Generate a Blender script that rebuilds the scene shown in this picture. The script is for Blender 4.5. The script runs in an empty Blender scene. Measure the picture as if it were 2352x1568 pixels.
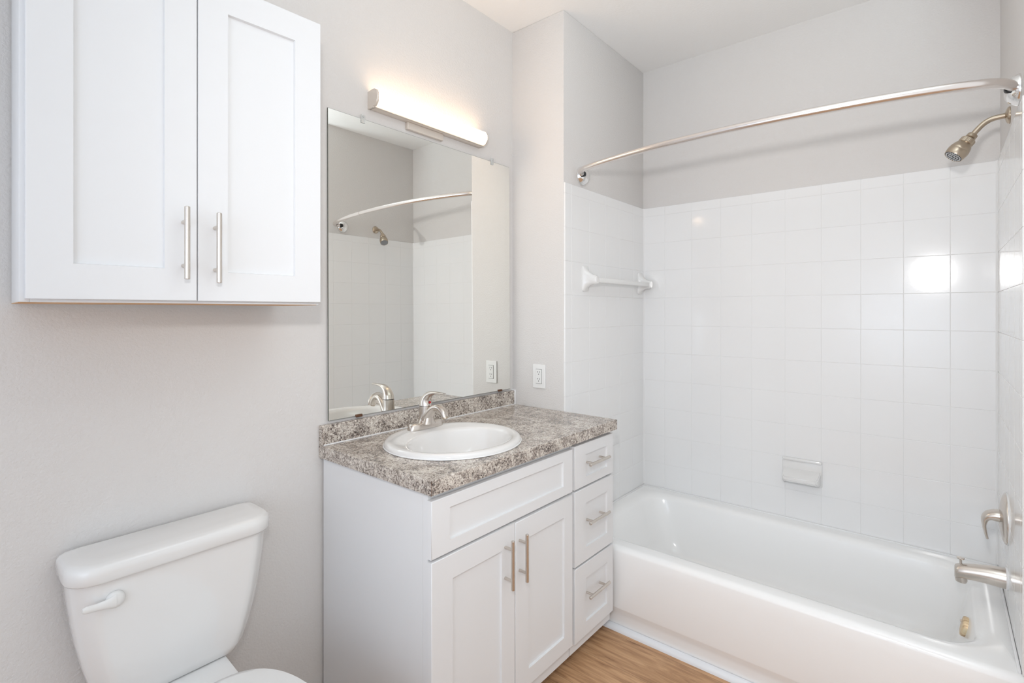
import bpy, bmesh, math, random
from mathutils import Vector, Matrix
random.seed(7)
S = bpy.context.scene
COL = S.collection
PI = math.pi
R = math.radians

# ------------------------------------------------------------------ camera
cd = bpy.data.cameras.new('camera'); cam = bpy.data.objects.new('camera', cd); COL.objects.link(cam)
cd.sensor_width = 36.0
cd.lens = 36.0 * 1177.73 / 2352
cd.shift_y = -69.05 / 2352
cd.clip_start = 0.02
cam.location = (0, 0, 1.376)
cam.rotation_euler = (PI/2, 0, -R(50.0741))
S.camera = cam

# ------------------------------------------------------------------ view, world, lights
vs = S.view_settings
vs.view_transform = 'Standard'; vs.look = 'None'; vs.gamma = 1.0; vs.use_curve_mapping = False
vs.exposure = 0.09
W = bpy.data.worlds.new('world'); S.world = W; W.use_nodes = True
bg = W.node_tree.nodes['Background']
bg.inputs[0].default_value = (0.97, 0.985, 1.0, 1); bg.inputs[1].default_value = 0.93

def area(name, loc, size, power, color, rot=(0, 0, 0), shape='DISK', size_y=None):
    l = bpy.data.lights.new(name, 'AREA'); l.shape = shape; l.size = size
    if size_y: l.size_y = size_y
    l.energy = power; l.color = color
    o = bpy.data.objects.new(name, l); COL.objects.link(o); o.location = loc; o.rotation_euler = rot
    return o
# the photographer's flash head, just above the camera, aimed into the room
fl = bpy.data.lights.new('camera_flash', 'SPOT'); fl.energy = 50; fl.color = (1.0, 0.99, 0.98)
fl.shadow_soft_size = 0.045; fl.spot_size = R(138); fl.spot_blend = 1.0
flo = bpy.data.objects.new('camera_flash', fl); COL.objects.link(flo)
flo.location = (0.0, 0.05, 1.70)
flo.rotation_euler = (PI/2, 0, -R(72))
# added unseen fill lamps: one aimed at the left wall, one at the ceiling
area('side_fill', (-0.35, 0.30, 1.25), 0.30, 34, (0.68, 0.82, 1.0), (0, R(100), 0))
area('bounce_fill', (1.0, -0.35, 2.15), 0.30, 21, (0.80, 0.94, 1.0), (PI, 0, 0))

# ------------------------------------------------------------------ materials
def mat(name, base=(0.8, 0.8, 0.8), rough=0.5, metal=0.0, coat=0.0, spec=None, emit=None, es=0.0, ior=None, trans=0.0):
    m = bpy.data.materials.new(name); m.use_nodes = True
    b = m.node_tree.nodes['Principled BSDF']
    b.inputs['Base Color'].default_value = (*base, 1); b.inputs['Roughness'].default_value = rough
    b.inputs['Metallic'].default_value = metal
    if coat: b.inputs['Coat Weight'].default_value = coat; b.inputs['Coat Roughness'].default_value = 0.05
    if spec is not None: b.inputs['Specular IOR Level'].default_value = spec
    if emit: b.inputs['Emission Color'].default_value = (*emit, 1); b.inputs['Emission Strength'].default_value = es
    if ior: b.inputs['IOR'].default_value = ior
    if trans: b.inputs['Transmission Weight'].default_value = trans
    return m
def N(m, t, **kw):
    n = m.node_tree.nodes.new(t)
    for k, v in kw.items():
        if k in n.inputs.keys() if hasattr(n.inputs, 'keys') else False: n.inputs[k].default_value = v
        else: setattr(n, k, v)
    return n
def L(m, a, b): m.node_tree.links.new(a, b)
def P(m): return m.node_tree.nodes['Principled BSDF']
def coords(m, scale=(1, 1, 1)):
    t = N(m, 'ShaderNodeTexCoord'); mp = N(m, 'ShaderNodeMapping'); mp.inputs['Scale'].default_value = scale
    g = N(m, 'ShaderNodeNewGeometry'); L(m, g.outputs['Position'], mp.inputs[0]); return mp.outputs[0]
def bump(m, vec, scale, strength, dist=0.002, detail=3, rough=0.55, ntype='noise'):
    n = N(m, 'ShaderNodeTexNoise'); n.inputs['Scale'].default_value = scale; n.inputs['Detail'].default_value = detail
    n.inputs['Roughness'].default_value = rough
    L(m, vec, n.inputs['Vector'])
    b = N(m, 'ShaderNodeBump'); b.inputs['Strength'].default_value = strength; b.inputs['Distance'].default_value = dist
    L(m, n.outputs['Fac'], b.inputs['Height']); L(m, b.outputs['Normal'], P(m).inputs['Normal'])
    return n, b
def ramp(m, fac, stops, interp='LINEAR'):
    r = N(m, 'ShaderNodeValToRGB'); e = r.color_ramp; e.interpolation = interp
    while len(e.elements) < len(stops): e.elements.new(0.5)
    for el, (p, c) in zip(e.elements, stops): el.position = p; el.color = (*c, 1)
    L(m, fac, r.inputs[0]); return r.outputs['Color']

M = {}
M['paint'] = mat('greige_wall_paint', (0.71, 0.69, 0.675), 0.55, spec=0.3)
bump(M['paint'], coords(M['paint']), 140, 0.6, 0.003, 4, 0.6)
M['ceiling'] = mat('white_ceiling_paint', (0.90, 0.895, 0.885), 0.8, spec=0.2)
bump(M['ceiling'], coords(M['ceiling']), 90, 0.25, 0.003, 3)
M['tile'] = mat('glazed_white_tile', (0.86, 0.86, 0.86), 0.10, spec=0.5)
bump(M['tile'], coords(M['tile']), 190, 0.022, 0.0016, 2)
M['grout'] = mat('white_grout', (0.82, 0.82, 0.815), 0.8)
M['cab'] = mat('white_cabinet_paint', (0.775, 0.78, 0.79), 0.38, spec=0.4)
M['porc'] = mat('white_porcelain', (0.80, 0.795, 0.785), 0.09, coat=0.4)
M['tub'] = mat('white_tub_enamel', (0.92, 0.92, 0.915), 0.16, coat=0.2)
M['plastic'] = mat('white_plastic', (0.82, 0.82, 0.81), 0.3)
M['caulk'] = mat('white_caulk', (0.84, 0.84, 0.84), 0.5)
M['vinyl'] = mat('white_trim_paint', (0.80, 0.82, 0.85), 0.35)
M['nickel'] = mat('brushed_nickel', (0.66, 0.61, 0.56), 0.27, 1.0)
M['nickel_dark'] = mat('aged_brushed_nickel', (0.50, 0.42, 0.33), 0.28, 1.0)
M['steel'] = mat('satin_rod_steel', (0.80, 0.75, 0.72), 0.26, 1.0)
M['chrome'] = mat('chrome', (0.85, 0.84, 0.83), 0.12, 1.0)
M['rubber'] = mat('black_rubber', (0.012, 0.012, 0.014), 0.5)
M['slot'] = mat('dark_slot', (0.03, 0.03, 0.03), 0.6)
M['red'] = mat('red_indicator', (0.5, 0.02, 0.02), 0.3)
M['mirror'] = mat('mirror_silver', (0.935, 0.935, 0.90), 0.0, 1.0)
M['edge'] = mat('mirror_dark_edge', (0.12, 0.13, 0.11), 0.3)
M['clear'] = mat('clear_plastic_clip', (0.9, 0.92, 0.92), 0.15, trans=0.6, ior=1.4)
M['copper'] = mat('brown_metal_clip', (0.17, 0.09, 0.055), 0.35, 0.8)
M['lampwhite'] = mat('lamp_housing_nickel', (0.72, 0.66, 0.60), 0.35, 0.35)
M['glow'] = mat('lit_diffuser', (0.9, 0.88, 0.84), 0.4, emit=(1.0, 0.68, 0.41), es=13.0)
M['nozzle'] = mat('dark_nozzle_plastic', (0.05, 0.055, 0.06), 0.4)
M['nozzle_dot'] = mat('pale_nozzle_rubber', (0.72, 0.73, 0.75), 0.4)

m = M['wood'] = mat('raw_wood_underside', (0.6, 0.38, 0.2), 0.6)
v = coords(m, (3, 60, 60)); n = N(m, 'ShaderNodeTexNoise'); n.inputs['Scale'].default_value = 1.5; n.inputs['Detail'].default_value = 5
L(m, v, n.inputs['Vector']); L(m, ramp(m, n.outputs['Fac'], [(0.3, (0.55, 0.30, 0.13)), (0.7, (0.78, 0.52, 0.30))]), P(m).inputs['Base Color'])
m = M['plate_reflection'] = mat('painted_tan_reflection', (0.75, 0.6, 0.4), 0.35, 0.3)  # overflow plate: tan streaks in the colour stand in for its reflections
v = coords(m, (150, 10, 10)); n = N(m, 'ShaderNodeTexNoise'); n.inputs['Scale'].default_value = 1.5; n.inputs['Detail'].default_value = 3
L(m, v, n.inputs['Vector']); L(m, ramp(m, n.outputs['Fac'], [(0.36, (0.42, 0.25, 0.12)), (0.5, (0.78, 0.60, 0.38)), (0.7, (0.86, 0.74, 0.52))]), P(m).inputs['Base Color'])

# speckled laminate
m = M['granite'] = mat('speckled_granite_laminate', (0.5, 0.45, 0.4), 0.22, coat=0.15)
v = coords(m, (1, 1, 1))
n1 = N(m, 'ShaderNodeTexNoise'); n1.inputs['Scale'].default_value = 125; n1.inputs['Detail'].default_value = 5; n1.inputs['Roughness'].default_value = 0.65; n1.inputs['Distortion'].default_value = 1.2
L(m, v, n1.inputs['Vector'])
n2 = N(m, 'ShaderNodeTexNoise'); n2.inputs['Scale'].default_value = 17; n2.inputs['Detail'].default_value = 3; n2.inputs['Distortion'].default_value = 0.6
L(m, v, n2.inputs['Vector'])
mm = N(m, 'ShaderNodeMath', operation='MULTIPLY_ADD'); L(m, n2.outputs['Fac'], mm.inputs[0]); mm.inputs[1].default_value = 0.42; mm.inputs[2].default_value = -0.21
ad = N(m, 'ShaderNodeMath', operation='ADD'); L(m, n1.outputs['Fac'], ad.inputs[0]); L(m, mm.outputs[0], ad.inputs[1])
c1 = ramp(m, ad.outputs[0], [(0.37, (0.03, 0.022, 0.02)), (0.43, (0.12, 0.085, 0.07)), (0.463, (0.30, 0.24, 0.205)), (0.505, (0.47, 0.41, 0.36)), (0.56, (0.66, 0.60, 0.53)), (0.66, (0.82, 0.78, 0.72))])
vo = N(m, 'ShaderNodeTexVoronoi'); vo.inputs['Scale'].default_value = 210
L(m, v, vo.inputs['Vector'])
hs = N(m, 'ShaderNodeSeparateColor'); L(m, vo.outputs['Color'], hs.inputs[0])
c2 = ramp(m, hs.outputs[0], [(0.0, (0.06, 0.045, 0.04)), (0.14, (0.30, 0.27, 0.25)), (0.40, (0.54, 0.48, 0.42)), (0.75, (0.76, 0.71, 0.65))], 'CONSTANT')
mx = N(m, 'ShaderNodeMix', data_type='RGBA'); mx.inputs[0].default_value = 0.30
L(m, c1, mx.inputs[6]); L(m, c2, mx.inputs[7]); L(m, mx.outputs[2], P(m).inputs['Base Color'])

# vinyl plank floor: planks run along x
m = M['floor'] = mat('oak_vinyl_plank', (0.4, 0.26, 0.15), 0.42)
v = coords(m)
mp_ = [n for n in m.node_tree.nodes if n.bl_idname == 'ShaderNodeMapping'][0]; mp_.inputs['Rotation'].default_value = (0, 0, PI/2)
br = N(m, 'ShaderNodeTexBrick'); br.offset = 0.37; br.squash = 1.0
br.inputs['Scale'].default_value = 1.0; br.inputs['Mortar Size'].default_value = 0.0012; br.inputs['Brick Width'].default_value = 1.22; br.inputs['Row Height'].default_value = 0.178
br.inputs['Color1'].default_value = (0.46, 0.46, 0.46, 1); br.inputs['Color2'].default_value = (0.62, 0.62, 0.62, 1); br.inputs['Mortar'].default_value = (0.12, 0.12, 0.12, 1)
L(m, v, br.inputs['Vector'])
v2 = coords(m, (22, 2.2, 1)); gn = N(m, 'ShaderNodeTexNoise'); gn.inputs['Scale'].default_value = 2.2; gn.inputs['Detail'].default_value = 8; gn.inputs['Roughness'].default_value = 0.62; gn.inputs['Distortion'].default_value = 0.7
L(m, v2, gn.inputs['Vector'])
gc = ramp(m, gn.outputs['Fac'], [(0.28, (0.27, 0.13, 0.06)), (0.45, (0.47, 0.265, 0.135)), (0.60, (0.62, 0.37, 0.20)), (0.8, (0.74, 0.48, 0.28))])
mx = N(m, 'ShaderNodeMix', data_type='RGBA', blend_type='MULTIPLY'); mx.inputs[0].default_value = 0.75
sc_ = N(m, 'ShaderNodeMixRGB'); sc_.blend_type = 'ADD'; sc_.inputs[0].default_value = 1; sc_.inputs[2].default_value = (0.38, 0.38, 0.38, 1)
L(m, br.outputs['Color'], sc_.inputs[1])
L(m, gc, mx.inputs[6]); L(m, sc_.outputs[0], mx.inputs[7]); L(m, mx.outputs[2], P(m).inputs['Base Color'])
b = N(m, 'ShaderNodeBump'); b.inputs['Strength'].default_value = 0.15; b.inputs['Distance'].default_value = 0.001; L(m, gn.outputs['Fac'], b.inputs['Height']); L(m, b.outputs['Normal'], P(m).inputs['Normal'])

# ------------------------------------------------------------------ mesh helpers
def box(bm, x0, x1, y0, y1, z0, z1, bev=0.0, seg=2):
    vs_ = [bm.verts.new(p) for p in ((x0, y0, z0), (x1, y0, z0), (x1, y1, z0), (x0, y1, z0), (x0, y0, z1), (x1, y0, z1), (x1, y1, z1), (x0, y1, z1))]
    fs = [bm.faces.new([vs_[i] for i in f]) for f in ((0, 3, 2, 1), (4, 5, 6, 7), (0, 1, 5, 4), (1, 2, 6, 5), (2, 3, 7, 6), (3, 0, 4, 7))]
    if bev > 0:
        es = list({e for f in fs for e in f.edges})
        bmesh.ops.bevel(bm, geom=es, offset=bev, segments=seg, profile=0.5, affect='EDGES', clamp_overlap=True)
    return bm
def loft(bm, rings, cap0=True, cap1=True, closed=True):
    V = [[bm.verts.new(p) for p in r] for r in rings]
    n = len(rings[0])
    for a, b_ in zip(V, V[1:]):
        for i in range(n if closed else n - 1):
            j = (i + 1) % n
            try: bm.faces.new((a[i], a[j], b_[j], b_[i]))
            except ValueError: pass
    if cap0: bm.faces.new(list(reversed(V[0])))
    if cap1: bm.faces.new(V[-1])
    return V
def frame_of(d):
    d = Vector(d).normalized(); up = Vector((0, 0, 1)) if abs(d.z) < 0.9 else Vector((1, 0, 0))
    a = d.cross(up).normalized(); return a, d.cross(a).normalized(), d
def lathe(bm, prof, origin, axis, n=40, cap=True):
    """prof = [(radius, distance along axis)]"""
    a, b_, d = frame_of(axis); o = Vector(origin)
    rings = [[o + d*h + (a*math.cos(2*PI*k/n) + b_*math.sin(2*PI*k/n))*max(r, 1e-5) for k in range(n)] for r, h in prof]
    loft(bm, rings, cap, cap)
def tube(bm, pts, rad, n=20, cap=True):
    pts = [Vector(p) for p in pts]
    rs = rad if isinstance(rad, (list, tuple)) else [rad]*len(pts)
    t0 = (pts[1]-pts[0]).normalized(); a, b_, _ = frame_of(t0); rings = []
    for i, p in enumerate(pts):
        t = (pts[min(i+1, len(pts)-1)] - pts[max(i-1, 0)]).normalized()
        a = (a - t*a.dot(t)).normalized(); b_ = t.cross(a)
        rings.append([p + (a*math.cos(2*PI*k/n) + b_*math.sin(2*PI*k/n))*rs[i] for k in range(n)])
    loft(bm, rings, cap, cap)
def catmull(P_, k=8):
    P_ = [Vector(p) for p in P_]; Q = [2*P_[0]-P_[1]] + P_ + [2*P_[-1]-P_[-2]]; out = []
    for i in range(1, len(Q)-2):
        for j in range(k):
            t = j/k; p0, p1, p2, p3 = Q[i-1:i+3]
            out.append(0.5*((2*p1) + (p2-p0)*t + (2*p0-5*p1+4*p2-p3)*t*t + (3*p1-p0-3*p2+p3)*t**3))
    out.append(P_[-1]); return out
def lerp_list(vals, n):
    out = []
    for i in range(n):
        t = i/(n-1)*(len(vals)-1); k = min(int(t), len(vals)-2); f_ = t-k; out.append(vals[k]*(1-f_)+vals[k+1]*f_)
    return out
def sup(cx, cy, a, b_, z, e=2.0, n=64, yb=None):
    """superellipse ring in a level plane; yb flattens the back half to that half depth"""
    out = []
    for k in range(n):
        t = 2*PI*k/n; c, s = math.cos(t), math.sin(t)
        x = a*math.copysign(abs(c)**(2/e), c); y = (b_ if (yb is None or s < 0) else yb)*math.copysign(abs(s)**(2/e), s)
        out.append(Vector((cx+x, cy+y, z)))
    return out
def obj(name, bm, material, parent=None, smooth=True, angle=35, loc=None, wn=False):
    bmesh.ops.recalc_face_normals(bm, faces=bm.faces)
    me = bpy.data.meshes.new(name); bm.to_mesh(me); bm.free()
    if smooth:
        for p in me.polygons: p.use_smooth = True
        me.set_sharp_from_angle(angle=R(angle))
    me.materials.append(material)
    o = bpy.data.objects.new(name, me); COL.objects.link(o)
    if parent: o.parent = parent
    if loc: o.location = loc
    if wn:
        w = o.modifiers.new('weighted_normal', 'WEIGHTED_NORMAL'); w.mode = 'FACE_AREA'; w.weight = 100; w.keep_sharp = True
    return o
def B(): return bmesh.new()
def boxo(name, mt, parent, *a, bev=0.0, seg=2, **k): 
    bm = B(); box(bm, *a, bev=bev, seg=seg); return obj(name, bm, mt, parent, wn=bev > 0, angle=60, **k)
def thing(name, label, cat, loc=(0, 0, 0), rotz=0, group=None):
    o = bpy.data.objects.new(name, None); COL.objects.link(o); o.location = loc; o.rotation_euler = (0, 0, rotz)
    o.empty_display_size = 0.05
    o['label'] = label; o['category'] = cat
    if group: o['group'] = group
    return o
def tag(o, label, cat): o['label'] = label; o['category'] = cat; return o
def struct(name, bm, mt, **k):
    o = obj(name, bm, mt, **k); o['kind'] = 'structure'; return o
def part_label(o, s): o['label'] = s; return o

# ------------------------------------------------------------------ room shell
YA, X1, YE, X2, YR, ZC = 1.652, 1.978, 1.343, 2.807, -0.18, 2.776
XL = -1.15
bm = B(); box(bm, XL-0.1, X2+0.1, -1.6, YA+0.1, -0.1, 0); struct('floor', bm, M['floor'])
bm = B(); box(bm, XL-0.1, X2+0.1, YR-0.12, YA+0.1, ZC, ZC+0.1); struct('ceiling', bm, M['ceiling'])
bm = B(); box(bm, XL-0.1, X1, YA, YA+0.12, 0, ZC); struct('wall_front', bm, M['paint'])
# wing wall between vanity and tub (outlet side + tub end side): one L-shaped solid
bm = B(); box(bm, X1, X2+0.1, YE, YA+0.12, 0, ZC, bev=0.004); struct('wall_wing', bm, M['paint'])
bm = B(); box(bm, X2, X2+0.1, YR-0.12, YE, 0, ZC); struct('wall_back', bm, M['paint'])
bm = B(); box(bm, 1.93, X2, YR-0.12, YR, 0, ZC); struct('wall_right', bm, M['paint'])
bm = B(); box(bm, XL-0.1, XL, -1.2, YA, 0, ZC); struct('wall_left', bm, M['paint'])

# tile fields: real bevelled tiles on a grout bed, one mesh per wall
TT = 0.007
ZT = [0.364, 0.505, 0.663, 0.821, 0.979, 1.137, 1.295, 1.453, 1.611, 1.769, 1.927, 1.976]
GAP = 0.0008
def tiles(name, wall, us, zs, place):
    """place(u0,u1,z0,z1,d0,d1) -> box extents"""
    bm = B()
    for a, b_ in zip(us, us[1:]):
        for c, d in zip(zs, zs[1:]):
            box(bm, *place(a+GAP, b_-GAP, c+GAP, d-GAP, -0.002, TT), bev=0.0012, seg=2)
    o = obj(name, bm, M['tile'], bpy.data.objects[wall], angle=100, wn=True); o['kind'] = 'structure'
    bm = B(); box(bm, *place(us[0]+0.002, us[-1]-0.001, zs[0]+0.002, zs[-1]-0.002, -0.001, TT-0.0010))
    g = obj('grout', bm, M['grout'], bpy.data.objects[wall]); g['kind'] = 'structure'
yk = [-0.18 + 0.007] + [-0.0295+0.1546*k for k in range(9)] + [YE-0.007]
tiles('wall_tile', 'wall_back', yk, ZT, lambda a, b_, c, d, e, f: (X2-f, X2-e, a, b_, c, d))
xk = [X1+0.002, 2.035] + [2.035+0.158*k for k in range(1, 5)] + [X2-0.007]
tiles('wall_tile', 'wall_wing', xk, ZT, lambda a, b_, c, d, e, f: (a, b_, YE-f, YE-e, c, d))
xk2 = [2.0, 2.05] + [2.05+0.1535*k for k in range(1, 5)] + [X2-0.007]
tiles('wall_tile', 'wall_right', xk2, ZT, lambda a, b_, c, d, e, f: (a, b_, YR+e, YR+f, c, d))
# tile legs that run down outside the tub to the floor
tiles('wall_tile', 'wall_wing', [X1+0.002, 2.0], [0.02, 0.177, 0.362], lambda a, b_, c, d, e, f: (a, b_, YE-f, YE-e, c, d))

for yy, sg in ((YE-TT, -1), (YR+TT, 1)):
    bm = B(); r_ = 0.007
    loft(bm, [[Vector((X2-TT, yy, z)), Vector((X2-TT-r_, yy, z)), Vector((X2-TT-r_*0.35, yy+sg*r_*0.35, z)), Vector((X2-TT, yy+sg*r_, z))] for z in (0.370, 1.976)])
    g = obj('corner_caulk', bm, M['caulk'], bpy.data.objects['wall_back']); g['kind'] = 'structure'
# floor trim along the tub apron: small quarter round
bm = B()
prof = [(1.9995, 0.0), (1.978, 0.0)] + [(1.9995-0.0215*math.cos(t), 0.021*math.sin(t)) for t in [PI/2*k/6 for k in range(1, 7)]]
loft(bm, [[Vector((x, y, z)) for x, z in prof] for y in (YR+0.001, 1.17)])
struct('trim_1', bm, M['vinyl'])
bm = B(); box(bm, XL, 0.93, YA-0.012, YA, 0, 0.085, bev=0.003); struct('baseboard_front', bm, M['vinyl'])

# ------------------------------------------------------------------ shaker panel + bar pull
def shaker(name, mt, parent, x0, x1, z0, z1, yf, th=0.019, ml=0.065, mr=0.06, mt_=0.065, mb=0.065, rec=0.008):
    """door whose outer face is at y=yf looking to -y; ring of frame faces stepped into a recessed field"""
    bm = B()
    def ring(a, b_, c, d, y): return [Vector((a, y, c)), Vector((b_, y, c)), Vector((b_, y, d)), Vector((a, y, d))]
    e = 0.0025
    rings = [ring(x0, x1, z0, z1, yf+th), ring(x0, x1, z0, z1, yf+e), ring(x0+e*0.35, x1-e*0.35, z0+e*0.35, z1-e*0.35, yf+e*0.35), ring(x0+e, x1-e, z0+e, z1-e, yf),
             ring(x0+ml, x1-mr, z0+mb, z1-mt_, yf), ring(x0+ml+0.0015, x1-mr-0.0015, z0+mb+0.0015, z1-mt_-0.0015, yf+rec)]
    loft(bm, rings)
    return obj(name, bm, mt, parent, angle=50, wn=True)
def bar_pull(parent, c, length, span, yf, vertical=True, r=0.006, stand=0.033):
    """c = (x, z) centre of the bar; posts reach back to the face at yf"""
    bm = B(); x, z = c; y = yf - stand; ax = Vector((0, 0, 1)) if vertical else Vector((1, 0, 0)); o = Vector((x, y, z))
    h = length/2
    lathe(bm, [(r*0.82, -h), (r, -h+0.0012), (r, h-0.0012), (r*0.82, h)], o, ax, 24)
    for s in (-1, 1):
        p = o + ax*(s*span/2); lathe(bm, [(r*0.78, 0), (r*0.78, stand)], p, (0, 1, 0), 16)
    return part_label(obj('handle', bm, M['nickel'], parent), 'brushed nickel bar pull')

# ------------------------------------------------------------------ wall cabinet (hung slightly askew)
ca = -R(3.4); cs, sn = math.cos(ca), math.sin(ca)
wc = thing('wall_cabinet', 'large white two-door shaker wall cabinet hanging above the toilet', 'cabinet', (0.166, 1.645, 1.395), ca)
CW, CH, CD = 0.618, 0.795, 0.245
bm = B(); box(bm, 0, 0.016, -CD, 0, 0, CH, bev=0.001); box(bm, CW-0.016, CW, -CD, 0, 0, CH, bev=0.001)
box(bm, 0.016, CW-0.016, -CD, 0, CH-0.016, CH); box(bm, 0.016, CW-0.016, -0.006, 0, 0, CH)
box(bm, 0.016, CW-0.016, -CD, -CD+0.018, 0, 0.03); box(bm, 0.016, 0.04, -CD, -CD+0.018, 0.03, CH-0.016); box(bm, CW-0.04, CW-0.016, -CD, -CD+0.018, 0.03, CH-0.016)
obj('cabinet_body', bm, M['cab'], wc)
part_label(boxo('underside_panel', M['wood'], wc, 0.016, CW-0.016, -CD+0.018, -0.006, 0.003, 0.016), 'raw wood underside panel')
bm = B(); box(bm, 0.0, CW, -CD+0.014, -0.004, -0.0015, 0.0); part_label(obj('raw_edge', bm, M['wood'], wc), 'unpainted wood bottom edge')
seam = 0.308
yfc = -CD-0.019
d1 = shaker('door', M['cab'], wc, 0.008, seam-0.0008, 0.006, CH-0.002, yfc, ml=0.073, mr=0.066, mb=0.074, mt_=0.07)
bar_pull(d1, (seam-0.030, 0.139), 0.168, 0.102, yfc)
d2 = shaker('door', M['cab'], wc, seam+0.0008, CW-0.002, 0.006, CH-0.002, yfc, ml=0.066, mr=0.073, mb=0.071, mt_=0.074)
bar_pull(d2, (seam+0.037, 0.133), 0.168, 0.102, yfc)

# ------------------------------------------------------------------ vanity light
vl = thing('vanity_light', 'lit horizontal tube-style vanity light on the wall above the mirror', 'light', (1.4315, YA, 2.135))
LW = 0.605/2
def dprof(r, x, yback=0.0, base=0.006):
    """D-shaped section: flat back on the wall, flat sole, round nose toward -y"""
    pts = [(yback, 0.0), (-0.034, 0.0)]
    for k in range(17):
        t = -PI/2 + PI*k/16
        pts.append((-0.034 - r*math.cos(t)*0.82, 0.036 + r*math.sin(t)))
    pts += [(-0.028, 0.036+r), (yback, 0.036+r*0.9)]
    return [Vector((x, y, z)) for y, z in pts]
bm = B(); box(bm, -LW+0.006, LW-0.006, -0.030, 0, 0, 0.062, bev=0.002); obj('housing', bm, M['lampwhite'], vl)
bm = B(); box(bm, -LW+0.006, LW-0.006, -0.040, -0.030, 0.0, 0.008, bev=0.001); obj('lower_rail', bm, M['lampwhite'], vl)
bm = B()
def nose(x, r=0.0295):
    return [Vector((x, -0.030, 0.036-r))] + [Vector((x, -0.036-r*math.cos(t)*0.86, 0.036+r*math.sin(t))) for t in [-PI/2+PI*k/20 for k in range(21)]] + [Vector((x, -0.030, 0.036+r))]
loft(bm, [nose(-LW+0.008), nose(LW-0.008)]); part_label(obj('diffuser', bm, M['glow'], vl), 'glowing white diffuser')
for s in (-1, 1):
    bm = B(); xs = [s*LW, s*(LW-0.010)]
    loft(bm, [dprof(0.0315, xs[0]-s*0.0), dprof(0.033, xs[0]-s*0.002), dprof(0.033, xs[1])]); obj('end_cap', bm, M['lampwhite'], vl)
boxo('mounting_plate', M['lampwhite'], vl, -0.127, 0.065, -0.017, 0, -0.029, 0.0, bev=0.0025)

# ------------------------------------------------------------------ mirror
mi = thing('wall_mirror', 'large frameless rectangular mirror on the wall above the vanity', 'mirror', (0.962, YA-0.0052, 0.993))
mi.rotation_euler = (-R(0.29), 0, -R(0.2))   # foot rests out on the backsplash
MW, MH = 0.980, 1.097
bm = B(); box(bm, 0, MW, -0.0058, -0.002, 0, MH, bev=0.0004, seg=1); obj('mirror_backing', bm, M['edge'], mi)
bm = B(); box(bm, 0.0012, MW-0.0012, -0.0064, -0.0056, 0.0012, MH-0.0012); mg = obj('mirror_glass', bm, M['mirror'], mi, smooth=False)
for x, z, top in ((0.142, MH, 1), (0.853, MH, 1), (0.121, 0, 0), (0.903, 0, 0)):
    bm = B()
    if top:
        box(bm, x-0.009, x+0.009, -0.010, -0.0065, z-0.016, z+0.016, bev=0.002); lathe(bm, [(0.0035, 0), (0.003, 0.002)], (x, -0.010, z+0.008), (0, -1, 0), 14)
        part_label(obj('clip', bm, M['clear'], mi), 'clear plastic mirror clip')
    else:
        box(bm, x-0.014, x+0.014, -0.0105, -0.0065, z-0.004, z+0.006, bev=0.0015)
        part_label(obj('clip', bm, M['copper'], mi), 'brown metal mirror clip')

# ------------------------------------------------------------------ vanity cabinets
YF = 1.075                                     # door faces
def base_unit(t, x0, x1, kick_right=0.0):
    """open-toed base carcass: sides, back, floor panel, face frame, recessed kick board"""
    bm = B(); yb, yf = 1.640, YF+0.040
    for a, b_ in ((x0, x0+0.016), (x1-0.016, x1)):
        pr = [(yf, 0.052), (1.163, 0.052), (1.163, 0.0), (yb, 0.0), (yb, 0.869), (yf, 0.869)]
        loft(bm, [[Vector((a, y, z)) for y, z in pr], [Vector((b_, y, z)) for y, z in pr]])
    box(bm, x0+0.016, x1-0.016, yf, yb, 0.085, 0.101); box(bm, x0+0.016, x1-0.016, yb-0.012, yb, 0.0, 0.869)
    box(bm, x0+0.016, x1-0.016, 1.163, 1.175, 0.0, 0.085)
    obj('cabinet_body', bm, M['cab'], t, angle=30)
    bm = B(); f = YF+0.0195
    box(bm, x0, x0+0.03, f, f+0.02, 0.052, 0.869); box(bm, x1-0.03, x1, f, f+0.02, 0.052, 0.869)
    box(bm, x0+0.03, x1-0.03, f, f+0.02, 0.052, 0.112); box(bm, x0+0.03, x1-0.03, f, f+0.02, 0.83, 0.869); box(bm, x0+0.03, x1-0.03, f, f+0.02, 0.665, 0.70)
    obj('face_frame', bm, M['cab'], t, angle=30)
va = thing('vanity_cabinet', 'white shaker vanity base cabinet with two doors below the sink', 'cabinet', (0, 0, 0))
base_unit(va, 0.943, 1.648)
fp = shaker('false_drawer_front', M['cab'], va, 0.940, 1.645, 0.689, 0.852, YF, ml=0.070, mr=0.062, mb=0.036, mt_=0.034)
dl = shaker('door', M['cab'], va, 0.940, 1.3005, 0.104, 0.681, YF, ml=0.080, mr=0.066, mb=0.066, mt_=0.070)
bar_pull(dl, (1.250, 0.569), 0.157, 0.099, YF)
dr = shaker('door', M['cab'], va, 1.3035, 1.645, 0.104, 0.679, YF, ml=0.070, mr=0.056, mb=0.058, mt_=0.070)
bar_pull(dr, (1.323, 0.566), 0.157, 0.099, YF)
vd = thing('drawer_cabinet', 'narrow white three-drawer base cabinet beside the bathtub', 'cabinet', (0, 0, 0))
base_unit(vd, 1.652, 1.963)
for z0, z1, hz, mbb, mtt in ((0.689, 0.857, 0.781, 0.036, 0.044), (0.392, 0.681, 0.554, 0.054, 0.060), (0.098, 0.384, 0.266, 0.054, 0.060)):
    d = shaker('drawer', M['cab'], vd, 1.660, 1.958, z0, z1, YF, ml=0.080, mr=0.050, mb=mbb, mt_=mtt)
    bar_pull(d, (1.794, hz), 0.156, 0.098, YF, vertical=False)

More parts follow.
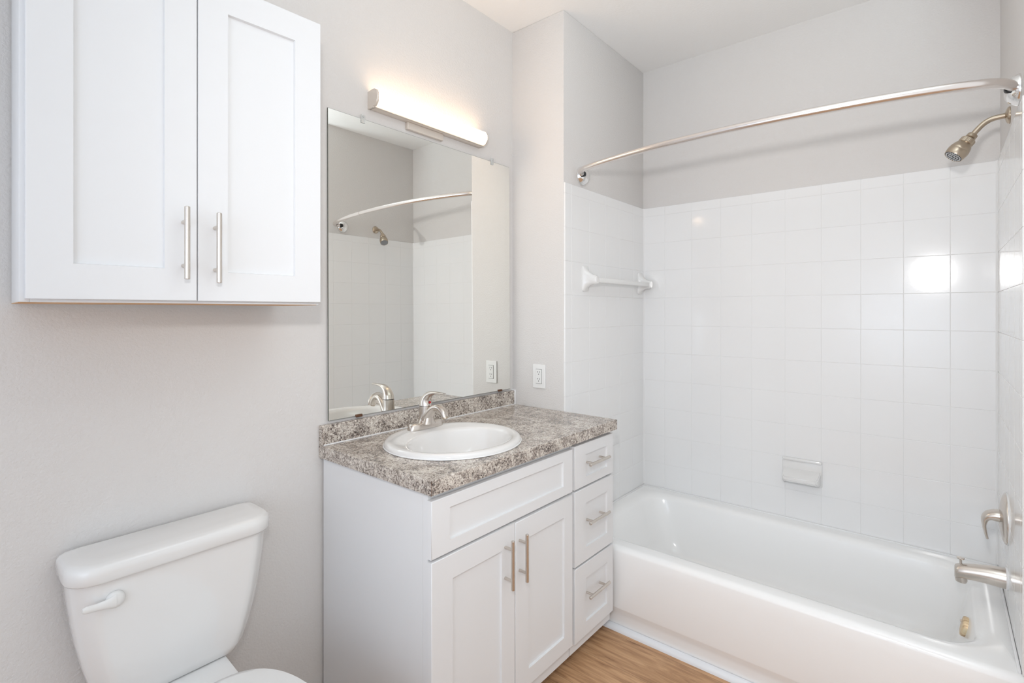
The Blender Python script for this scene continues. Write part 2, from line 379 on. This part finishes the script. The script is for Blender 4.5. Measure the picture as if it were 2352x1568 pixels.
# ------------------------------------------------------------------ countertop with backsplash
SX, SY, SA, SB = 1.272, 1.335, 0.250, 0.233
ct = thing('countertop', 'speckled brown and grey granite-look laminate countertop on the vanity', 'countertop', (0, 0, 0))
bm = B()
zt, zb = 0.913, 0.871
x0, x1, y0, y1 = 0.931, 1.9765, 1.066, YA-0.001
NH = 96
def outer(z, ins=0.0):
    out = []
    for k in range(NH):
        t = 2*PI*k/NH; c, s = math.cos(t), math.sin(t)
        # ray from sink centre to the rectangle
        tx = ((x1-ins)-SX)/c if c > 1e-9 else (((x0+ins)-SX)/c if c < -1e-9 else 1e9)
        ty = ((y1)-SY)/s if s > 1e-9 else (((y0+ins)-SY)/s if s < -1e-9 else 1e9)
        q_ = min(tx, ty); out.append(Vector((SX+c*q_, SY+s*q_, z)))
    # snap nearest samples to the corners
    for X_, Y_ in ((x0+ins, y0+ins), (x1-ins, y0+ins), (x1-ins, y1), (x0+ins, y1)):
        i = min(range(NH), key=lambda i: (out[i].x-X_)**2+(out[i].y-Y_)**2); out[i] = Vector((X_, Y_, z))
    return out
def hole(z): return [Vector((SX+(SA-0.025)*math.cos(2*PI*k/NH), SY+(SB-0.025)*math.sin(2*PI*k/NH), z)) for k in range(NH)]
V = loft(bm, [hole(zb), outer(zb), outer(zt-0.0015), outer(zt, 0.0015), hole(zt)], False, False)
for i in range(NH):
    j = (i+1) % NH; bm.faces.new((V[-1][i], V[-1][j], V[0][j], V[0][i]))
obj('counter_slab', bm, M['granite'], ct, angle=25)
boxo('backsplash', M['granite'], ct, 0.931, 1.968, YA-0.0205, YA-0.0005, 0.913, 0.982, bev=0.0018)
bm = B(); 
for (a, b_, c, d, e, f) in ((0.938, 1.968, YA-0.0245, YA-0.0205, 0.9128, 0.9172), (1.968, 1.9775, YA-0.0235, YA-0.0005, 0.913, 0.986)): box(bm, a, b_, c, d, e, f, bev=0.0012)
part_label(obj('caulk_line', bm, M['caulk'], ct), 'white caulk line')
bm = B(); box(bm, 0.9304, 0.9312, 1.0654, 1.0662, 0.872, 0.9125); part_label(obj('seam', bm, M['copper'], ct), 'thin brown laminate corner seam')

# ------------------------------------------------------------------ sink
M['sinkporc'] = mat('white_sink_porcelain', (0.77, 0.76, 0.75), 0.09, coat=0.4)
sk = thing('sink', 'oval white drop-in porcelain sink set in the speckled countertop', 'sink', (SX, SY, 0.913))
bm = B()
def el(a, b_, z, dy=0.0, n=96): return [Vector((a*math.cos(2*PI*k/n), dy+b_*math.sin(2*PI*k/n), z)) for k in range(n)]
bx, by = 0.205, 0.150
dy = -0.036
rings = [el(SA-0.030, SB-0.030, -0.012), el(SA-0.030, SB-0.030, 0.0007), el(SA-0.004, SB-0.004, 0.0007), el(SA, SB, 0.004), el(SA-0.0008, SB-0.0008, 0.010), el(SA-0.006, SB-0.006, 0.016), el(SA-0.014, SB-0.014, 0.0185), el(SA-0.024, SB-0.024, 0.018),
         el(bx+0.008, by+0.012, 0.0155, dy), el(bx, by+0.004, 0.012, dy), el(bx-0.007, by-0.003, 0.003, dy), el(bx-0.018, by-0.013, -0.025, dy), el(bx-0.035, by-0.03, -0.065, dy), el(bx-0.07, by-0.058, -0.10, dy),
         el(0.085, 0.062, -0.122, dy), el(0.04, 0.035, -0.131, dy), el(0.022, 0.022, -0.133, dy)]
loft(bm, rings, False, True)
# underside
loft(bm, [el(SA-0.030, SB-0.030, -0.012), el(bx, by, -0.03, dy), el(bx-0.02, by-0.02, -0.09, dy), el(0.06, 0.05, -0.142, dy)], False, True)
obj('basin', bm, M['sinkporc'], sk, angle=50)
bm = B(); lathe(bm, [(0.0225, 0), (0.0225, 0.003), (0.018, 0.0038), (0.016, 0.001), (0.004, 0.002), (0.001, 0.0035)], (0, dy, -0.133), (0, 0, 1), 32); part_label(obj('drain', bm, M['chrome'], sk), 'chrome drain')
# caulk bead round the rim
bm = B(); tube(bm, [(math.cos(2*PI*k/72)*(SA+0.0005), math.sin(2*PI*k/72)*(SB+0.0005), 0.0026) for k in range(73)], 0.0022, 8); obj('caulk_bead', bm, M['caulk'], sk)

# ------------------------------------------------------------------ faucet
FX, FY, FZ = 1.300, 1.522, 0.9305
fa = thing('faucet', 'brushed nickel single-lever faucet standing on the back of the sink', 'faucet', (FX, FY, FZ))
bm = B()
def stad(hx, hy, z, n=48, e=3.0): return sup(0, 0, hx, hy, z, e, n)
loft(bm, [stad(0.081, 0.027, 0.0), stad(0.0805, 0.0268, 0.004), stad(0.077, 0.024, 0.017), stad(0.074, 0.0215, 0.021), stad(0.068, 0.017, 0.023)])
obj('base_plate', bm, M['nickel'], fa, angle=50)
bm = B()   # hub column, flaring at its foot, leaning forward
def el2(cx_, cy_, a, b_, z, n=36): return [Vector((cx_+a*math.cos(2*PI*k/n), cy_+b_*math.sin(2*PI*k/n), z)) for k in range(n)]
loft(bm, [el2(0, 0.000, 0.036, 0.026, 0.016), el2(0, 0.001, 0.029, 0.0255, 0.024), el2(0, 0.002, 0.0245, 0.025, 0.038), el2(0, 0.001, 0.0235, 0.025, 0.055), el2(0, 0.0, 0.0235, 0.0255, 0.074), el2(0, 0, 0.0235, 0.0255, 0.083)])
obj('hub', bm, M['nickel'], fa, angle=50)
bm = B(); lathe(bm, [(0.0222, 0), (0.0222, 0.0022)], (0, 0, 0.083), (0, 0, 1), 36); obj('hub_gap', bm, M['slot'], fa)
bm = B()   # spout: solid web at the foot arcing forward and down
sp = catmull([(0, 0.004, 0.022), (0, -0.014, 0.043), (0, -0.034, 0.067), (0, -0.056, 0.083), (0, -0.080, 0.084), (0, -0.100, 0.070), (0, -0.110, 0.052)], 6)
ws = lerp_list([0.026, 0.0245, 0.021, 0.0175, 0.0155, 0.014, 0.0132], len(sp)); hs_ = lerp_list([0.017, 0.0155, 0.0125, 0.0115, 0.0115, 0.0118, 0.012], len(sp))
rings = []
for i, p in enumerate(sp):
    t = (sp[min(i+1, len(sp)-1)]-sp[max(i-1, 0)]).normalized(); side = Vector((1, 0, 0)); up = side.cross(t)
    rings.append([p + side*ws[i]*math.copysign(abs(math.cos(a))**0.8, math.cos(a)) + up*hs_[i]*math.copysign(abs(math.sin(a))**0.9, math.sin(a)) for a in [2*PI*k/32 for k in range(32)]])
loft(bm, rings); so_ = obj('spout', bm, M['nickel'], fa, angle=50)
bm = B(); tip = sp[-1]; tdir = (sp[-1]-sp[-3]).normalized(); lathe(bm, [(0.0112, -0.001), (0.0112, 0.005), (0.0095, 0.0055), (0.009, 0.002)], tip, tdir, 28); obj('aerator', bm, M['nickel_dark'], fa)
bm = B()   # skirt in front under the spout
loft(bm, [el2(0, -0.022, 0.030, 0.016, 0.018), el2(0, -0.019, 0.022, 0.016, 0.032), el2(0, -0.019, 0.0165, 0.013, 0.048), el2(0, -0.024, 0.013, 0.009, 0.058)]); obj('skirt', bm, M['nickel'], fa, angle=50)
bm = B()   # lever: rises as a dome and sweeps forward into a thin blade
hp = catmull([(0, 0.000, 0.085), (0, -0.001, 0.100), (0, -0.009, 0.117), (0, -0.026, 0.130), (0, -0.050, 0.137), (0, -0.080, 0.139), (0, -0.106, 0.139)], 6)
ws = lerp_list([0.0235, 0.0225, 0.0195, 0.016, 0.0125, 0.0105, 0.008], len(hp)); hs_ = lerp_list([0.0255, 0.0225, 0.0165, 0.0105, 0.0058, 0.0036, 0.0032], len(hp))
rings = []
for i, p in enumerate(hp):
    t = (hp[min(i+1, len(hp)-1)]-hp[max(i-1, 0)]).normalized(); side = Vector((1, 0, 0)); up = side.cross(t)
    rings.append([p + side*ws[i]*math.cos(a) + up*hs_[i]*math.sin(a) for a in [2*PI*k/32 for k in range(32)]])
loft(bm, rings); lv = obj('lever', bm, M['nickel'], fa, angle=50)
bm = B(); lathe(bm, [(0.0042, 0), (0.0042, 0.0015), (0.003, 0.0022)], (0.001, -0.0248, 0.0985), (0, -1, 0.15), 18); part_label(obj('temperature_dot', bm, M['red'], lv), 'small red temperature dot')

# ------------------------------------------------------------------ toilet
TX = 0.471
to = thing('toilet', 'white two-piece porcelain toilet standing below the wall cabinet', 'toilet', (TX, 0, 0))
yb = 1.640
def tank_ring(hw, yf, z, ch=0.040, cd=0.042, n=5, grow=0.0):
    """flat back, flat front, big canted-and-rounded front corners (right half mirrored)"""
    hw += grow; yf -= grow
    half = [(0.0, yf)]
    half += [(hw-ch-0.012, yf)]
    half += [(hw-ch, yf+0.0008), (hw-ch+0.008, yf+0.005), (hw-0.008, yf+cd-0.012), (hw-0.003, yf+cd-0.005), (hw, yf+cd)]
    half += [(hw, yb-0.015), (hw-0.004, yb-0.004), (hw-0.015, yb), (0.0, yb)]
    right = half[:]; left = [(-x, y) for x, y in reversed(half)][1:-1]
    return [Vector((x, y, z)) for x, y in right+left]
bm = B()
prof = [(0.146, 1.520, 0.424), (0.160, 1.510, 0.431), (0.171, 1.506, 0.450), (0.183, 1.503, 0.490), (0.194, 1.500, 0.535), (0.204, 1.498, 0.585), (0.212, 1.496, 0.64), (0.219, 1.494, 0.70), (0.222, 1.493, 0.746)]
loft(bm, [tank_ring(*p) for p in prof]); obj('tank', bm, M['porc'], to, angle=50)
bm = B()
lp = [(0.227, 1.488, 0.7455), (0.230, 1.4830, 0.747), (0.232, 1.480, 0.752), (0.232, 1.480, 0.770), (0.2315, 1.4805, 0.777), (0.2295, 1.483, 0.784), (0.225, 1.488, 0.789), (0.218, 1.496, 0.792), (0.198, 1.520, 0.7945)]
def lidr(hw, yf, z):
    ins = 0.232-hw
    half = [(0.0, yf), (hw-0.062, yf)]
    for k in range(1, 9):
        t = PI/2*k/8; half.append((hw-0.062+0.062*math.sin(t), yf+0.060-0.060*math.cos(t)))
    ye = yb+0.002-ins*0.4
    for k in range(0, 6):
        t = PI/2*k/5; half.append((hw-0.02+0.02*math.cos(t), ye-0.02+0.02*math.sin(t)))
    half.append((0.0, ye))
    return [Vector((x, y, z)) for x, y in half + [(-x, y) for x, y in reversed(half)][1:-1]]
loft(bm, [lidr(*p) for p in lp]); obj('tank_lid', bm, M['porc'], to, angle=50)
bm = B()   # flush lever
lx, lz, ly = -0.172, 0.698, 1.488
lathe(bm, [(0.012, 0), (0.019, 0.004), (0.020, 0.009), (0.016, 0.016), (0.008, 0.019)], (lx+0.027, ly+0.010, lz+0.001), (0, -1, 0), 28)
hp = catmull([(lx+0.027, ly-0.006, lz+0.001), (lx+0.012, ly-0.008, lz+0.001), (lx-0.008, ly-0.009, lz+0.002), (lx-0.028, ly-0.012, lz+0.005), (lx-0.036, ly-0.013, lz+0.006)], 5)
hh = lerp_list([0.016, 0.011, 0.0085, 0.0085, 0.0055], len(hp)); rings = []
for i, p in enumerate(hp):
    rings.append([p + Vector((0, math.cos(a)*0.005, math.sin(a)*hh[i])) for a in [2*PI*k/20 for k in range(20)]])
loft(bm, rings); obj('flush_lever', bm, M['plastic'], to, angle=50)
bm = B()   # bowl: shelf under the tank flowing into pedestal
def bring(hw, yf, ybk, z, e=2.6, n=48):
    cy_ = (yf+ybk)/2; return sup(0, cy_, hw, (ybk-yf)/2, z, e, n)
loft(bm, [bring(0.105, 1.02, 1.50, 0.0, 3), bring(0.105, 1.02, 1.50, 0.03, 3), bring(0.085, 1.06, 1.47, 0.10, 2.6), bring(0.09, 1.03, 1.47, 0.18), bring(0.125, 0.97, 1.48, 0.27), bring(0.165, 0.93, 1.45, 0.34), bring(0.178, 0.915, 1.43, 0.385), bring(0.178, 0.915, 1.42, 0.40), bring(0.165, 0.93, 1.41, 0.402)])
obj('bowl', bm, M['porc'], to, angle=50)
bm = B()
def shelf(hw, yf, ybk, z): 
    c = 0.018
    return [Vector(p) for p in ((hw-c, yf, z), (hw, yf+c, z), (hw, ybk-c, z), (hw-c, ybk, z), (-hw+c, ybk, z), (-hw, ybk-c, z), (-hw, yf+c, z), (-hw+c, yf, z))]
loft(bm, [shelf(0.10, 1.38, 1.60, 0.30), shelf(0.125, 1.385, 1.62, 0.375), shelf(0.115, 1.44, 1.615, 0.405), shelf(0.108, 1.50, 1.61, 0.424)])
obj('tank_shelf', bm, M['porc'], to, angle=50)
def seat_ring(s, z, a=0.192, yfr=0.90, ybk=1.405):
    pts = []
    cy_ = 1.16; n = 56
    for k in range(n):
        t = 2*PI*k/n; c, sN = math.cos(t), math.sin(t)
        if sN < 0: x, y = a*math.copysign(abs(c)**(2/2.1), c), cy_+(cy_-yfr)*math.copysign(abs(sN)**(2/2.1), sN)
        else: x, y = (a-0.024*abs(sN))*math.copysign(abs(c)**(2/3.6), c), cy_+(ybk-cy_)*abs(sN)**(2/3.2)
        pts.append(Vector((x*s, cy_+(y-cy_)*s, z)))
    return pts
bm = B(); loft(bm, [seat_ring(0.97, 0.404), seat_ring(0.99, 0.408), seat_ring(0.99, 0.416), seat_ring(0.97, 0.419)]); obj('seat', bm, M['plastic'], to, angle=50)
bm = B(); loft(bm, [seat_ring(0.985, 0.420), seat_ring(1.0, 0.424), seat_ring(1.0, 0.438), seat_ring(0.985, 0.444), seat_ring(0.93, 0.446), seat_ring(0.5, 0.448)]); obj('seat_lid', bm, M['plastic'], to, angle=50)
for s in (-1, 1): boxo('hinge', M['plastic'], to, s*0.075-0.018, s*0.075+0.018, 1.395, 1.425, 0.402, 0.428, bev=0.005)

# ------------------------------------------------------------------ outlet on the wing wall
ou = thing('wall_outlet', 'white duplex outlet cover plate on the wall above the countertop end', 'outlet', (X1, 1.482, 1.064))
boxo('cover_plate', M['plastic'], ou, -0.0065, 0, -0.037, 0.037, -0.0575, 0.0575, bev=0.003)
rc = boxo('receptacle', M['plastic'], ou, -0.009, -0.004, -0.0165, 0.0165, -0.0335, 0.0335, bev=0.001)
bm = B(); box(bm, -0.0068, -0.0060, -0.0178, 0.0178, -0.0348, 0.0348); obj('receptacle_gap', bm, M['slot'], rc)
for s in (-1, 1):
    zc = s*0.0165
    for y_, h_ in ((-0.0062, 0.0085), (0.0062, 0.0065)):
        bm = B(); box(bm, -0.0094, -0.0085, y_-0.0009, y_+0.0009, zc+0.001-h_/2+0.004, zc+0.001+h_/2+0.004); obj('slot', bm, M['slot'], rc)
    bm = B(); box(bm, -0.0094, -0.0085, 0.0028, 0.0062, zc+0.0042, zc+0.0056); obj('slot', bm, M['slot'], rc)
    bm = B(); lathe(bm, [(0.0022, 0), (0.0022, 0.0009)], (-0.0085, 0, zc-0.0055), (-1, 0, 0), 14); obj('ground_hole', bm, M['slot'], rc)

# ------------------------------------------------------------------ bathtub
tb = thing('bathtub', 'white alcove bathtub with plain front apron between tiled walls', 'bathtub', (0, 0, 0))
XT = 1.982; RZ = 0.362
bm = B()
ty0, ty1, tx1 = YR+0.002, YE-0.002, X2-0.002
def rr(x0, x1, y0, y1, r, z, n=8):
    out = []
    for cx_, cy_, a0 in ((x1-r, y1-r, 0), (x0+r, y1-r, PI/2), (x0+r, y0+r, PI), (x1-r, y0+r, 1.5*PI)):
        for k in range(n+1):
            a = a0+PI/2*k/n; out.append(Vector((cx_+r*math.cos(a), cy_+r*math.sin(a), z)))
    return out
rr_ = lambda i, z, r=0.001: rr(XT+i, tx1, ty0, ty1, 0.001, z)
# apron profile (front only varies), rim, basin
rings = [rr(XT+0.020, tx1, ty0, ty1, 0.001, 0.0), rr(XT+0.019, tx1, ty0, ty1, 0.001, 0.060), rr(XT+0.014, tx1, ty0, ty1, 0.001, 0.075), rr(XT+0.003, tx1, ty0, ty1, 0.001, 0.098), rr(XT+0.001, tx1, ty0, ty1, 0.001, 0.104),
         rr(XT+0.004, tx1, ty0, ty1, 0.001, 0.30)]
for k in range(1, 9):
    a = PI/2*k/8; rings.append(rr(XT+0.004+0.026*(1-math.cos(a)), tx1, ty0, ty1, 0.001, 0.336+0.026*math.sin(a)))
def inner(i, z, r): return rr(XT+0.095+i, tx1-0.085-i*0.9, ty0+0.085+i*1.6, ty1-0.075-i*2.4, r, z)
rings += [inner(-0.028, RZ+0.0005, 0.15), inner(-0.012, RZ-0.002, 0.14), inner(0.0, RZ-0.010, 0.135), inner(0.006, RZ-0.025, 0.13), inner(0.018, 0.25, 0.125), inner(0.034, 0.14, 0.12), inner(0.050, 0.085, 0.11), inner(0.075, 0.060, 0.10), inner(0.11, 0.052, 0.08)]
loft(bm, rings, True, True)
obj('tub_shell', bm, M['tub'], tb, angle=60)
# tile flange lip / caulk at the wall joint
bm = B(); box(bm, X2-0.0150, X2-0.0076, YR+0.0076, YE-0.0076, RZ-0.002, RZ+0.0065, bev=0.002); box(bm, XT+0.03, X2-0.0155, YE-0.0150, YE-0.0076, RZ-0.002, RZ+0.0065, bev=0.002); box(bm, XT+0.03, X2-0.0155, YR+0.0076, YR+0.0150, RZ-0.002, RZ+0.0065, bev=0.002)
obj('caulk_line', bm, M['caulk'], tb)
bm = B(); ov = (2.405, -0.0635, 0.268); ovn = Vector((0, 1, 0.20)).normalized()
lathe(bm, [(0.034, -0.014), (0.034, 0.004), (0.031, 0.0085), (0.028, 0.0095), (0.001, 0.010)], ov, ovn, 40); ob_ = part_label(obj('overflow_plate', bm, M['plate_reflection'], tb, angle=40), 'metal overflow plate with painted tan reflection')
bm = B(); a_, b2, _ = frame_of(ovn)
bm.free()
for s in (-1, 1):
    bm = B(); lathe(bm, [(0.004, 0.009), (0.0035, 0.0115)], Vector(ov)+Vector((0, 0, 1))*0.016*s, ovn, 14); obj('screw', bm, M['nickel_dark'], ob_)
bm = B(); lathe(bm, [(0.030, 0), (0.030, 0.002), (0.022, 0.004), (0.02, 0.001), (0.001, 0.002)], (2.40, 0.16, 0.052), (0, 0, 1), 32); obj('drain', bm, M['chrome'], tb)

# ------------------------------------------------------------------ tub spout, valve, shower head (right wall)
WY = YR+TT
ts = thing('tub_spout', 'brushed nickel tub spout with diverter knob low on the right tiled wall', 'faucet', (2.402, WY, 0.473))
bm = B()
st = [(0.0, 0.0, 0.035, 0.034), (0.020, 0.0, 0.0345, 0.0335), (0.05, -0.001, 0.0315, 0.031), (0.085, -0.005, 0.027, 0.0275), (0.110, -0.009, 0.0245, 0.026), (0.126, -0.0125, 0.023, 0.0255), (0.134, -0.015, 0.021, 0.024), (0.137, -0.016, 0.016, 0.019)]
loft(bm, [[Vector((math.cos(a)*w, y, zc+math.sin(a)*h)) for a in [2*PI*k/36 for k in range(36)]] for y, zc, w, h in st])
lathe(bm, [(0.016, 0), (0.017, 0.024), (0.015, 0.030), (0.013, 0.026)], (0, 0.118, -0.018), (0, 0.05, -1), 28)
obj('spout_body', bm, M['nickel'], ts, angle=50)
bm = B(); lathe(bm, [(0.0036, -0.012), (0.0036, 0.012), (0.010, 0.015), (0.0115, 0.018), (0.009, 0.020), (0.001, 0.0205)], (0, 0.120, 0.016), (0, 0, 1), 24); obj('diverter_knob', bm, M['nickel'], ts)
bm = B(); lathe(bm, [(0.0375, 0), (0.0375, 0.004), (0.035, 0.006)], (0, 0, 0), (0, 1, 0), 36); part_label(obj('caulk_ring', bm, M['caulk'], ts), 'white caulk ring at the wall')

sv = thing('shower_valve', 'brushed nickel round shower valve with a drooping lever above the tub spout', 'valve', (2.425, WY, 0.668))
bm = B(); lathe(bm, [(0.084, 0), (0.085, 0.003), (0.083, 0.007), (0.070, 0.013), (0.045, 0.018), (0.030, 0.020), (0.001, 0.0205)], (0, 0, 0), (0, 1, 0), 56); obj('trim_plate', bm, M['nickel'], sv, angle=50)
bm = B()
hp = catmull([(0, 0.012, 0.006), (0, 0.030, 0.006), (0, 0.046, 0.001), (0, 0.056, -0.012), (0, 0.058, -0.035), (0, 0.054, -0.062), (0, 0.050, -0.080)], 6)
ws = lerp_list([0.027, 0.026, 0.024, 0.021, 0.017, 0.013, 0.010], len(hp)); hs_ = lerp_list([0.022, 0.020, 0.016, 0.011, 0.006, 0.0045, 0.0038], len(hp)); rings = []
for i, p in enumerate(hp):
    t = (hp[min(i+1, len(hp)-1)]-hp[max(i-1, 0)]).normalized(); side = Vector((1, 0, 0)); up = side.cross(t)
    rings.append([p + side*ws[i]*math.cos(a) + up*hs_[i]*math.sin(a) for a in [2*PI*k/28 for k in range(28)]])
loft(bm, rings); obj('lever', bm, M['nickel'], sv, angle=50)
bm = B(); lathe(bm, [(0.0865, 0), (0.0865, 0.002), (0.085, 0.003)], (0, 0, 0), (0, 1, 0), 56); obj('gasket_ring', bm, M['caulk'], sv)

sh = thing('wall_shower', 'brushed nickel shower head on a bent arm above the tile on the right wall', 'shower head', (2.425, YR, 2.044))
bm = B(); lathe(bm, [(0.0285, 0), (0.029, 0.002), (0.027, 0.006), (0.020, 0.010), (0.013, 0.012), (0.010, 0.013)], (0, 0, 0), (0, 1, 0), 40); obj('flange', bm, M['nickel_dark'], sh, angle=50)
bm = B(); arm = catmull([(0, 0.0, 0.0), (0, 0.022, 0.0), (0, 0.046, -0.003), (0, 0.066, -0.014), (0, 0.084, -0.033), (0, 0.096, -0.049)], 7); tube(bm, arm, 0.0090, 24); obj('shower_arm', bm, M['nickel_dark'], sh)
ax = Vector((-0.24, 0.58, -0.78)).normalized(); o_ = Vector((0, 0.094, -0.047))
bm = B(); lathe(bm, [(0.010, -0.001), (0.0150, 0.000), (0.0158, 0.003), (0.0158, 0.012), (0.0135, 0.0145), (0.009, 0.015), (0.009, 0.019)], o_, ax, 32); obj('ball_nut', bm, M['nickel_dark'], sh, angle=40)
bm = B()
a_, b2, d_ = frame_of(ax); rings = []
for r, h in ((0.014, 0.018), (0.021, 0.0195), (0.0225, 0.022), (0.0225, 0.037), (0.021, 0.039)):
    rings.append([o_ + d_*h + (a_*math.cos(2*PI*k/80)+b2*math.sin(2*PI*k/80))*(r*(1 + (0.022 if k % 2 else 0)*(0.021 < h < 0.038))) for k in range(80)])
loft(bm, rings); obj('ribbed_collar', bm, M['nickel_dark'], sh, angle=20)
bm = B(); lathe(bm, [(0.019, 0.038), (0.0225, 0.040), (0.0275, 0.048), (0.0308, 0.060), (0.0318, 0.068), (0.0316, 0.0685), (0.0318, 0.069), (0.0312, 0.080), (0.0292, 0.091), (0.0285, 0.0925), (0.0272, 0.0915)], o_, ax, 48); hd = obj('head_body', bm, M['nickel_dark'], sh, angle=40)
bm = B(); lathe(bm, [(0.0274, 0.085), (0.0272, 0.0915), (0.001, 0.0925)], o_, ax, 48); fp_ = obj('nozzle_face', bm, M['nozzle'], sh)
bm = B()
for nn, rad in ((6, 0.007), (12, 0.014), (20, 0.0225)):
    for k in range(nn):
        a = 2*PI*k/nn; lathe(bm, [(0.0022, 0), (0.0019, 0.0016)], o_+d_*0.0919+(a_*math.cos(a)+b2*math.sin(a))*rad, ax, 8)
obj('nozzle', bm, M['nozzle_dot'], fp_)

# ------------------------------------------------------------------ curved shower curtain rod
rz = 2.035
cr = thing('shower_curtain_rod', 'curved satin steel shower curtain rod spanning the tub between two walls', 'curtain rod', (0, 0, rz))
ctrl = [(2.128, 1.322), (2.085, 1.316), (2.045, 1.288), (2.018, 1.238), (1.982, 1.110), (1.948, 0.926), (1.932, 0.740), (1.927, 0.560), (1.934, 0.380), (1.953, 0.190), (1.982, 0.030), (2.010, -0.070), (2.040, -0.128), (2.085, -0.158), (2.128, -0.162)]
pts = catmull([(x, y, 0) for x, y in ctrl], 8)
split = min(range(len(pts)), key=lambda i: abs(pts[i].y-0.345))
bm = B(); tube(bm, pts[:split+2], 0.0128, 28); obj('inner_tube', bm, M['steel'], cr)
bm = B(); tube(bm, pts[split:], 0.0140, 28); obj('outer_tube', bm, M['steel'], cr)
for yw, s in ((YE, -1), (YR, 1)):
    bm = B()
    pr = [(0.046, 0.0), (0.0465, 0.003), (0.045, 0.008), (0.040, 0.018), (0.032, 0.027), (0.022, 0.033), (0.012, 0.035), (0.001, 0.0355)]
    lathe(bm, pr, (2.132, yw, -0.002), (0, s, 0), 48); part_label(obj('mounting_flange', bm, M['chrome'], cr, angle=60), 'chrome domed wall flange')
    bm = B(); yc = yw + s*0.021
    lathe(bm, [(0.0145, 0.0), (0.0162, 0.003), (0.0162, 0.020), (0.0150, 0.022)], (2.118, yc, 0.0), (-1, 0, 0), 32)
    part_label(obj('rod_socket', bm, M['rubber'], cr), 'black rubber socket')

# ------------------------------------------------------------------ ceramic towel bar and soap dish
tw = thing('towel_bar', 'white ceramic towel bar on the tiled end wall under the curtain rod', 'towel bar', (0, YE-TT, 1.536))
for xc in (2.150, 2.745):
    bm = B()
    def pad(hx, hz, y, dz=0.0, e=4): return [Vector((xc+p.x, -y, p.y+dz)) for p in sup(0, 0, hx, hz, 0, e, 40)]
    loft(bm, [pad(0.027, 0.062, 0.0, 0, 8), pad(0.027, 0.062, 0.006, 0, 7), pad(0.025, 0.055, 0.010, 0, 5), pad(0.021, 0.042, 0.018, 0, 3), pad(0.018, 0.030, 0.034, -0.003, 2.6), pad(0.018, 0.024, 0.050, -0.006, 2.4), pad(0.018, 0.022, 0.066, -0.008, 2.3), pad(0.014, 0.018, 0.073, -0.008, 2.2)])
    obj('bracket', bm, M['porc'], tw, angle=50)
bm = B(); box(bm, 2.160, 2.735, -0.066, -0.043, -0.020, 0.004, bev=0.004); obj('bar', bm, M['plastic'], tw)

sd = thing('soap_dish', 'white ceramic wall soap dish on the long tiled wall above the tub', 'soap dish', (X2-TT, 0.515, 0.603))
bm = B(); box(bm, -0.007, 0, -0.084, 0.084, -0.060, 0.062, bev=0.003); obj('back_plate', bm, M['porc'], sd)
bm = B()   # tray: open scoop with side cheeks and front lip
def tray(x, w, zt_, zb_): return x, w, zt_, zb_
W2 = 0.080
def rect_ring(x, w, z0_, z1_): return [Vector((x, -w, z0_)), Vector((x, w, z0_)), Vector((x, w, z1_)), Vector((x, -w, z1_))]
# outer shell tapering forward
loft(bm, [rect_ring(-0.004, W2, -0.055, 0.012), rect_ring(-0.030, W2-0.002, -0.052, -0.004), rect_ring(-0.058, W2-0.006, -0.044, -0.016), rect_ring(-0.066, W2-0.010, -0.038, -0.020)])
bmesh.ops.bevel(bm, geom=bm.edges[:], offset=0.004, segments=2, affect='EDGES', clamp_overlap=True)
obj('tray', bm, M['porc'], sd, angle=50)
bm = B(); box(bm, -0.0155, -0.004, -0.084, 0.084, 0.048, 0.062, bev=0.005); obj('top_lip', bm, M['porc'], sd)
